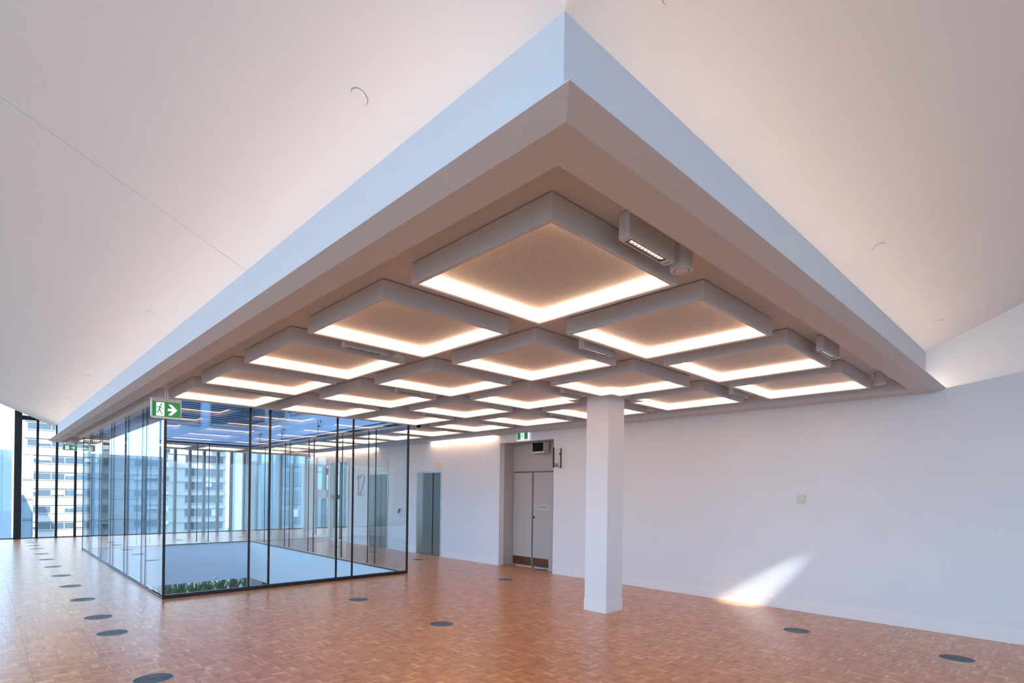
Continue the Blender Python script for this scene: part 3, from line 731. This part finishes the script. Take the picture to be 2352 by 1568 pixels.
# ------------------------------------------------------------------ door recess
t = thing('double_door', 'pair of white doors with brown kick plates in the recess', 'door', (XR, 8.25, 0))
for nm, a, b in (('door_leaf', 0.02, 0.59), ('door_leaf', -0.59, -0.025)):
    lf = MB().box(-0.02, 0.02, a, b, 0.012, 2.03).build(nm, 'doorshaded', t, bevel=0.002)
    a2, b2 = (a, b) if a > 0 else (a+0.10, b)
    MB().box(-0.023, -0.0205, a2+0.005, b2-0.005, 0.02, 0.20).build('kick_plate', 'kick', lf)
MB().box(-0.012, 0.03, -0.025, 0.02, 0.0, 2.03).build('meeting_stile', 'charcoal', t)
MB().box(-0.012, 0.03, -0.59, 0.59, 2.03, 2.06).build('head_gap', 'charcoal', t)
MB().lathe([(0.0001, -0.035), (0.018, -0.035), (0.018, 0.0)], (0, 0, 0), 16, M3=Matrix(((0, 0, 1), (0, 1, 0), (-1, 0, 0)))).build('lock_cylinder', 'black', t, loc=(-0.02, -0.055, 1.07))
t = thing('door_plaque', 'grey nameplate on the right leaf of the recess doors', 'sign', (XR-0.0205, 7.96, 1.29))
MB().box(-0.004, 0, -0.22, 0.22, -0.065, 0.065).build('plate', mat('plaque_grey', (0.52, 0.50, 0.49), 0.4), t)
mb = MB()
for k, u in enumerate([-0.115+0.015*q for q in range(8)]+[0.02+0.015*q for q in range(7)]):
    mb.box(-0.0048, -0.004, -u-0.0045, -u+0.0045, -0.010+0.003*(k % 3 == 1), 0.012-0.004*(k % 4 == 2))
o = mb.build('blurred_lettering', 'charcoal', t); o['kind'] = 'stuff'
t = thing('display_box', 'black screen in a cream box under the recess ceiling', 'screen', (8.42, 7.93, 2.425))
MB().box(-0.04, 0.12, -0.17, 0.17, 0.0, 0.235).build('case', 'bezel', t, bevel=0.004); MB().box(-0.044, -0.0405, -0.155, 0.155, 0.035, 0.22).build('screen_face', 'screen', t)
# flag sign
t = thing('restroom_sign', 'white flag sign with black edges and people symbols beside recess', 'sign', (XW, 7.085, 2.085))
MB().box(-0.205, -0.03, 0, 0.03, 0, 0.385).build('panel', 'white', t); MB().box(-0.215, -0.205, -0.002, 0.032, -0.002, 0.387).box(-0.03, -0.0, -0.002, 0.05, -0.002, 0.387).build('black_edge', 'black', t)
mb = MB()
for cx, k in ((-0.182, 0), (-0.135, 1), (-0.085, 2)):
    q = lambda u, v: (cx+u, -0.0015, v)
    mb.poly([q(0.009*math.cos(a*math.pi/5), 0.085+0.009*math.sin(a*math.pi/5)) for a in range(10)])
    if k == 0: mb.poly([q(-0.02, 0.06), q(0.02, 0.06), q(0.02, 0.073), q(-0.02, 0.073)]); mb.poly([q(-0.012, 0.01), q(-0.002, 0.01), q(-0.002, 0.06), q(-0.012, 0.06)]); mb.poly([q(0.002, 0.01), q(0.012, 0.01), q(0.012, 0.06), q(0.002, 0.06)])
    if k == 1: mb.poly([q(-0.022, 0.03), q(0.022, 0.03), q(0.008, 0.073), q(-0.008, 0.073)]); mb.poly([q(-0.01, 0.01), q(-0.002, 0.01), q(-0.002, 0.03), q(-0.01, 0.03)]); mb.poly([q(0.002, 0.01), q(0.01, 0.01), q(0.01, 0.03), q(0.002, 0.03)])
    if k == 2:
        for a in range(10):
            a0, a1 = math.pi*0.75+a*math.pi*0.13, math.pi*0.75+(a+1)*math.pi*0.13
            mb.poly([q(0.022*math.cos(a0), 0.03+0.022*math.sin(a0)), q(0.022*math.cos(a1), 0.03+0.022*math.sin(a1)), q(0.015*math.cos(a1), 0.03+0.015*math.sin(a1)), q(0.015*math.cos(a0), 0.03+0.015*math.sin(a0))])
        mb.poly([q(-0.004, 0.035), q(0.006, 0.035), q(0.003, 0.075), q(-0.006, 0.075)]); mb.poly([q(-0.002, 0.035), q(0.02, 0.03), q(0.02, 0.038), q(0.0, 0.043)]); mb.poly([q(0.016, 0.01), q(0.024, 0.01), q(0.022, 0.036), q(0.014, 0.036)])
mb.build('people_symbols', 'black', t)
mb = MB(); q = lambda u, v: (-0.05+u, -0.0015, 0.27+v)
mb.poly([q(-0.028, 0.0), q(0.0, 0.028), q(0.0, 0.012), q(0.022, 0.012), q(0.022, -0.012), q(0.0, -0.012), q(0.0, -0.028)]); mb.build('arrow_symbol', 'black', t)

# ------------------------------------------------------------------ glazed lobby doors
t = thing('glazed_door_screen', 'white framed glazed door screen in the lift wall behind glass', 'door', (XW, GD[0], 0))
Wd = GD[1]-GD[0]; Z = GD[2]
mb = MB(); fr = 0.07
mb.box(-0.02, 0.10, 0, fr, 0, Z); mb.box(-0.02, 0.10, Wd-fr, Wd, 0, Z); mb.box(-0.02, 0.10, fr, Wd-fr, Z-0.12, Z); mb.box(-0.02, 0.10, 1.22, 1.36, 0, Z-0.12); mb.box(0.0, 0.08, fr, Wd-fr, 0, 0.06); mb.build('frame', 'white', t)
MB().box(0.035, 0.045, fr, 0.55, 0.06, Z-0.12).build('glass_pane', 'winpane', t); MB().box(0.035, 0.045, 0.62, 1.22, 0.06, Z-0.12).build('glass_pane', 'winpane', t)
MB().box(0.0, 0.08, 0.55, 0.62, 0.06, Z-0.12).build('door_stile', 'charcoal', t)
MB().box(0.035, 0.045, 1.44, Wd-fr-0.05, 0.10, Z-0.20).build('glass_pane', 'winpane', t)
mb = MB(); mb.box(0.01, 0.07, 1.36, 1.44, 0.02, Z-0.12); mb.box(0.01, 0.07, Wd-fr-0.05, Wd-fr, 0.02, Z-0.12); mb.box(0.01, 0.07, 1.44, Wd-fr-0.05, Z-0.20, Z-0.12); mb.box(0.01, 0.07, 1.44, Wd-fr-0.05, 0.02, 0.10); mb.build('door_frame', 'white', t)
MB().box(0.033, 0.047, 1.44, Wd-fr-0.05, 1.35, 1.62).build('frosted_band', 'greydec', t); MB().box(0.033, 0.047, 0.62, 1.22, 1.33, 1.46).build('frosted_band', 'charcoal', t)
rs = MB().box(0.02, 0.034, 1.47, 1.62, 2.12, 2.32).build('red_notice', 'redsign', t); MB().box(0.018, 0.0199, 1.53, 1.56, 2.16, 2.28).build('white_mark', 'white', rs)

# ------------------------------------------------------------------ small ceiling fittings
t = thing('dome_camera', 'small black and white dome camera under the soffit at glass corner', 'camera', (6.2, 9.11, ZR))
MB().lathe([(0.0001, 0), (0.05, 0), (0.062, -0.06), (0.05, -0.085)], (0, 0, 0), 24).build('housing', 'white', t, smooth=True)
MB().lathe([(0.05, -0.085), (0.045, -0.11), (0.025, -0.13), (0.0001, -0.135)], (0, 0, 0), 24).build('dome', 'screen', t, smooth=True)
for n, (y, z) in enumerate(((16.9, 3.14), (15.2, 3.16), (12.95, 3.2))):
    t = thing('pipe_bracket', f'small grey pipe hook on the right void wall, {ORD[n]} from the far corner', 'bracket', (GX1, y, z), group='pipe hooks on the upper void wall')
    MB().bar((-0.05, 0.08, -0.2), (-0.05, 0.08, 0.1), 0.012).bar((-0.05, 0.08, 0.1), (-0.05, -0.08, 0.1), 0.012).bar((-0.05, -0.08, 0.1), (-0.05, -0.08, 0.04), 0.02).build('pipe', 'ring', t)
    MB().box(-0.05, -0.001, 0.065, 0.095, -0.05, -0.02).build('clamp', 'ring', t)

# ------------------------------------------------------------------ planter below
t = thing('planter_trough', 'long planter trough by the lower windows seen down the void', 'planter', (5.8, 21.7, -3.6))
MB().box(-3.2, 3.2, -0.3, 0.3, 0, 1.27).box(-3.2, 3.2, -0.33, -0.3, 1.22, 1.32).build('trough', 'paint', t); MB().box(-3.17, 3.17, -0.28, 0.28, 1.27, 1.285).build('soil_bed', 'soil', t)
def plant(x, y, lab, seed):
    r = random.Random(seed); t = thing('strap_leaf_plant', lab, 'plant', (x, y, -2.312), group='leafy plants in the lower planter')
    for grp in range(3):
        mb = MB()
        for k in range(20):
            a = r.uniform(0, 2*math.pi); ln = r.uniform(0.55, 1.0); lean = r.uniform(0.2, 0.7); wd = r.uniform(0.026, 0.046)
            dx, dy = math.cos(a), math.sin(a); px, py = -dy, dx; prev = None; bx_, by_ = r.uniform(-.1, .1), r.uniform(-.1, .1)
            for s in range(6):
                u = s/5; rr = lean*ln*u**1.5; z = ln*(u-0.45*lean*u**2.4); ww = wd*(1-u)**0.6*(0.5+min(u*3, 1)*0.5)
                c = (bx_+dx*rr, by_+dy*rr, z); z = max(z, 0.006); cur = [(c[0]+px*ww, c[1]+py*ww, z), (c[0]-px*ww, c[1]-py*ww, z+0.004)]
                if prev: mb.quad(prev[0], prev[1], cur[1], cur[0])
                prev = cur
        mb.build('leaf_tuft', 'grass', t)
for n in range(12): plant(3.4+n*0.42+random.uniform(-.08, .08), 21.65+random.uniform(-.12, .12), f'green strap-leaf plant in the lower planter, {ORD[n]} from the left', n+3)

# ------------------------------------------------------------------ city
gr = struct('ground'); MB().box(-400, 400, -400, 500, -30.5, -30).build('street_surface', 'ground', gr)
def tower(label, x0, x1, y0, depth, z0, z1, body, rows, wins, wm='winglass', wh=1.25, jamb=True, blinds=0.35, name='office_tower', grp='towers outside the windows', band=None, gap=0.0):
    """box tower facing -y with window parts; rows = list of sill heights, wins = list of (xa, xb) in metres from x0"""
    t = thing(name, label, 'building', (x0, y0, z0), group=grp)
    H = z1-z0; Wd = x1-x0
    MB().box(0, Wd, 0, depth, 0, H).build('wall', body, t)
    cache = {}
    for r in rows:
        for a, b in wins:
            k = round(b-a, 2)
            if k not in cache:
                o = MB().box(0, b-a, -0.12, -0.01, 0, wh).build('window', wm, t); cache[k] = o.data
                fr = MB().box(-0.08, b-a+0.08, -0.35, -0.01, -0.2, -0.06)
                if jamb: fr.box(-0.08, 0, -0.3, -0.01, -0.08, wh).box(b-a, b-a+0.08, -0.3, -0.01, -0.08, wh)
                cache[(k, 'f')] = fr.build('sill', body, o).data
            else:
                o = bpy.data.objects.new('window', cache[k]); COL.objects.link(o); o.parent = t
                s = bpy.data.objects.new('sill', cache[(k, 'f')]); COL.objects.link(s); s.parent = o
            o.location = (a, 0, r-z0)
            if random.random() < blinds:
                hh = random.choice((0.35, 0.6, 0.8, 1.0))*wh*0.98
                key = (k, 'b', round(hh, 2))
                if key not in cache: cache[key] = MB().box(0.02, (b-a)-0.02, -0.14, -0.121, wh-hh, wh).build('blind', 'blind', o).data
                else:
                    s = bpy.data.objects.new('blind', cache[key]); COL.objects.link(s); s.parent = o
    if band:
        for r in rows: MB().box(0, Wd, -band[0], 0, r-z0-band[1], r-z0-band[2]).build('ledge', body, t)
    return t
rows = [10.2-3.45*k for k in range(-4, 9)]
wins = []; x = 0.45
while x < 24.5:
    wdt = random.choice((1.5, 1.5, 2.1)); wins.append((x, x+wdt)); x += wdt+random.choice((0.12, 0.12, 0.12, 0.9))
tower('white office tower with strip windows behind the black mullions', 6.3, 31.5, 150, 25, -30, 32, 'concrete', rows, wins, blinds=0.45, band=(0.5, 1.9, 1.2))
rows2 = [8.6-3.5*k for k in range(-3, 9)]
tower('white tower with dark ribbon windows seen through the front glass', 34.2, 47.9, 162, 20, -30, 24, 'concrete', rows2, [(4.0+1.56*k, 4.0+1.56*k+1.53) for k in range(5)]+[(12.2, 13.0)], blinds=0.1, wh=1.8, jamb=False, band=(0.6, 1.5, 0.9))
tower('slim pale tower with tiny grid windows left of a far pier', 82.6, 87.0, 262, 8, -30, 60, 'paleblue', [30-2.4*k for k in range(0, 24)], [(0.3+1.4*k, 1.3+1.4*k) for k in range(3)], wh=1.3, blinds=0)
tower('cream stone tower with panelled face right of the far white pier', 71.4, 76.9, 210, 20, -30, 90, 'cream', [45-8*k for k in range(9)], [(0.5, 2.6), (2.8, 5.1)], wm='cream', wh=6.5, blinds=0)
tower('cream stone tower slice right of the glass joint', 78.5, 82.4, 210, 20, -30, 90, 'cream', [45-8*k for k in range(9)], [(0.4, 3.4)], wm='cream', wh=6.5, blinds=0)
tower('blue glass tower with dark bands behind the right far windows', 34.6, 38.6, 90, 12, -30, 40, 'paleblue', [12-3.1*k for k in range(-3, 9)], [(0.2, 1.6), (1.75, 3.1), (3.2, 3.9)], wm='glassfac', wh=2.0, blinds=0.1)
tower('teal glass tower at the right end of the far windows', 44.5, 52, 100, 12, -30, 14, 'glassfac', [9-3.6*k for k in range(8)], [(0.3+1.8*k, 1.9+1.8*k) for k in range(4)], wm='glassfac', wh=3.2, blinds=0)
tower('low blue grey glass building at the far left pane', -45, 2.75, 92, 12, -30, 6.2, 'paleblue', [3.2-2.75*k for k in range(8)], [(0.2+2.0*k, 2.1+2.0*k) for k in range(23)], wm='bluepane', wh=2.65, jamb=False, blinds=0)
tower('pale blue slab block left of the white strip-window tower', 4.6, 6.1, 118, 10, -30, 6.8, 'paleblue', [3.0-3.2*k for k in range(7)], [(0.2, 1.4)], wm='paleblue', wh=2.9, blinds=0)
tower('wide cream stone tower seen through the glazed lobby doors', 86, 118, 200, 20, -30, 75, 'cream', [50-8*k for k in range(10)], [(1+5*k, 4.4+5*k) for k in range(6)], wm='cream', wh=6.2, blinds=0)
# blocks along the left street and behind the camera (out of frame; they mirror and shade)
def block(label, x0, x1, y0, y1, z1, body, axis):
    t = thing('street_block', label, 'building', (x0, y0, -30)); H = z1+30
    MB().box(0, x1-x0, 0, y1-y0, 0, H).build('wall', body, t)
    for z in np.arange(3, H-2, 3.5): MB().box(x1-x0+0.01, x1-x0+0.12, 1, y1-y0-1, z, z+1.5).build('ribbon_window', 'winglass', t)
block('white banded block across the left street, outside the frame', -75, -45, 25, 70, 6, 'concrete', 'x')
block('glass block across the left street, outside the frame', -75, -50, 80, 130, 14, 'paleblue', 'x')
for nm, cx, hw, zt, yb in (('middle', -17, 14, 141, -150), ('left', -52.4, 17, 128, -190), ('right', -4.4, 8, 124, -190)):  # unseen towers, added and shaped to throw curved shadows on the far buildings
    t = thing('shade_tower', f'{nm} added round-topped tower to cast shade, far behind the camera, outside the frame', 'building', (cx, yb, -30))
    H = zt+30-hw
    MB().prism([(-hw, 0, 0), (hw, 0, 0)]+[(hw*math.cos(math.pi*a/16), 0, H+hw*math.sin(math.pi*a/16)) for a in range(17)], (0, -20, 0)).build('wall', 'concrete', t)

# ------------------------------------------------------------------ added spot in place of reflected sun, throws the streak on the right wall
sp = bpy.data.lights.new('reflected_sun_spot', 'SPOT'); sp.energy = 4800; sp.spot_size = math.radians(5.6); sp.spot_blend = 1.0; sp.shadow_soft_size = 0.02; sp.color = (0.92, 0.97, 1.0)
spo = bpy.data.objects.new('reflected_sun_spot', sp); COL.objects.link(spo); spo.location = (7.35, -0.9, 3.75)
spo.rotation_euler = (Vector((8.155, 3.85, -0.28))-spo.location).to_track_quat('-Z', 'Y').to_euler()
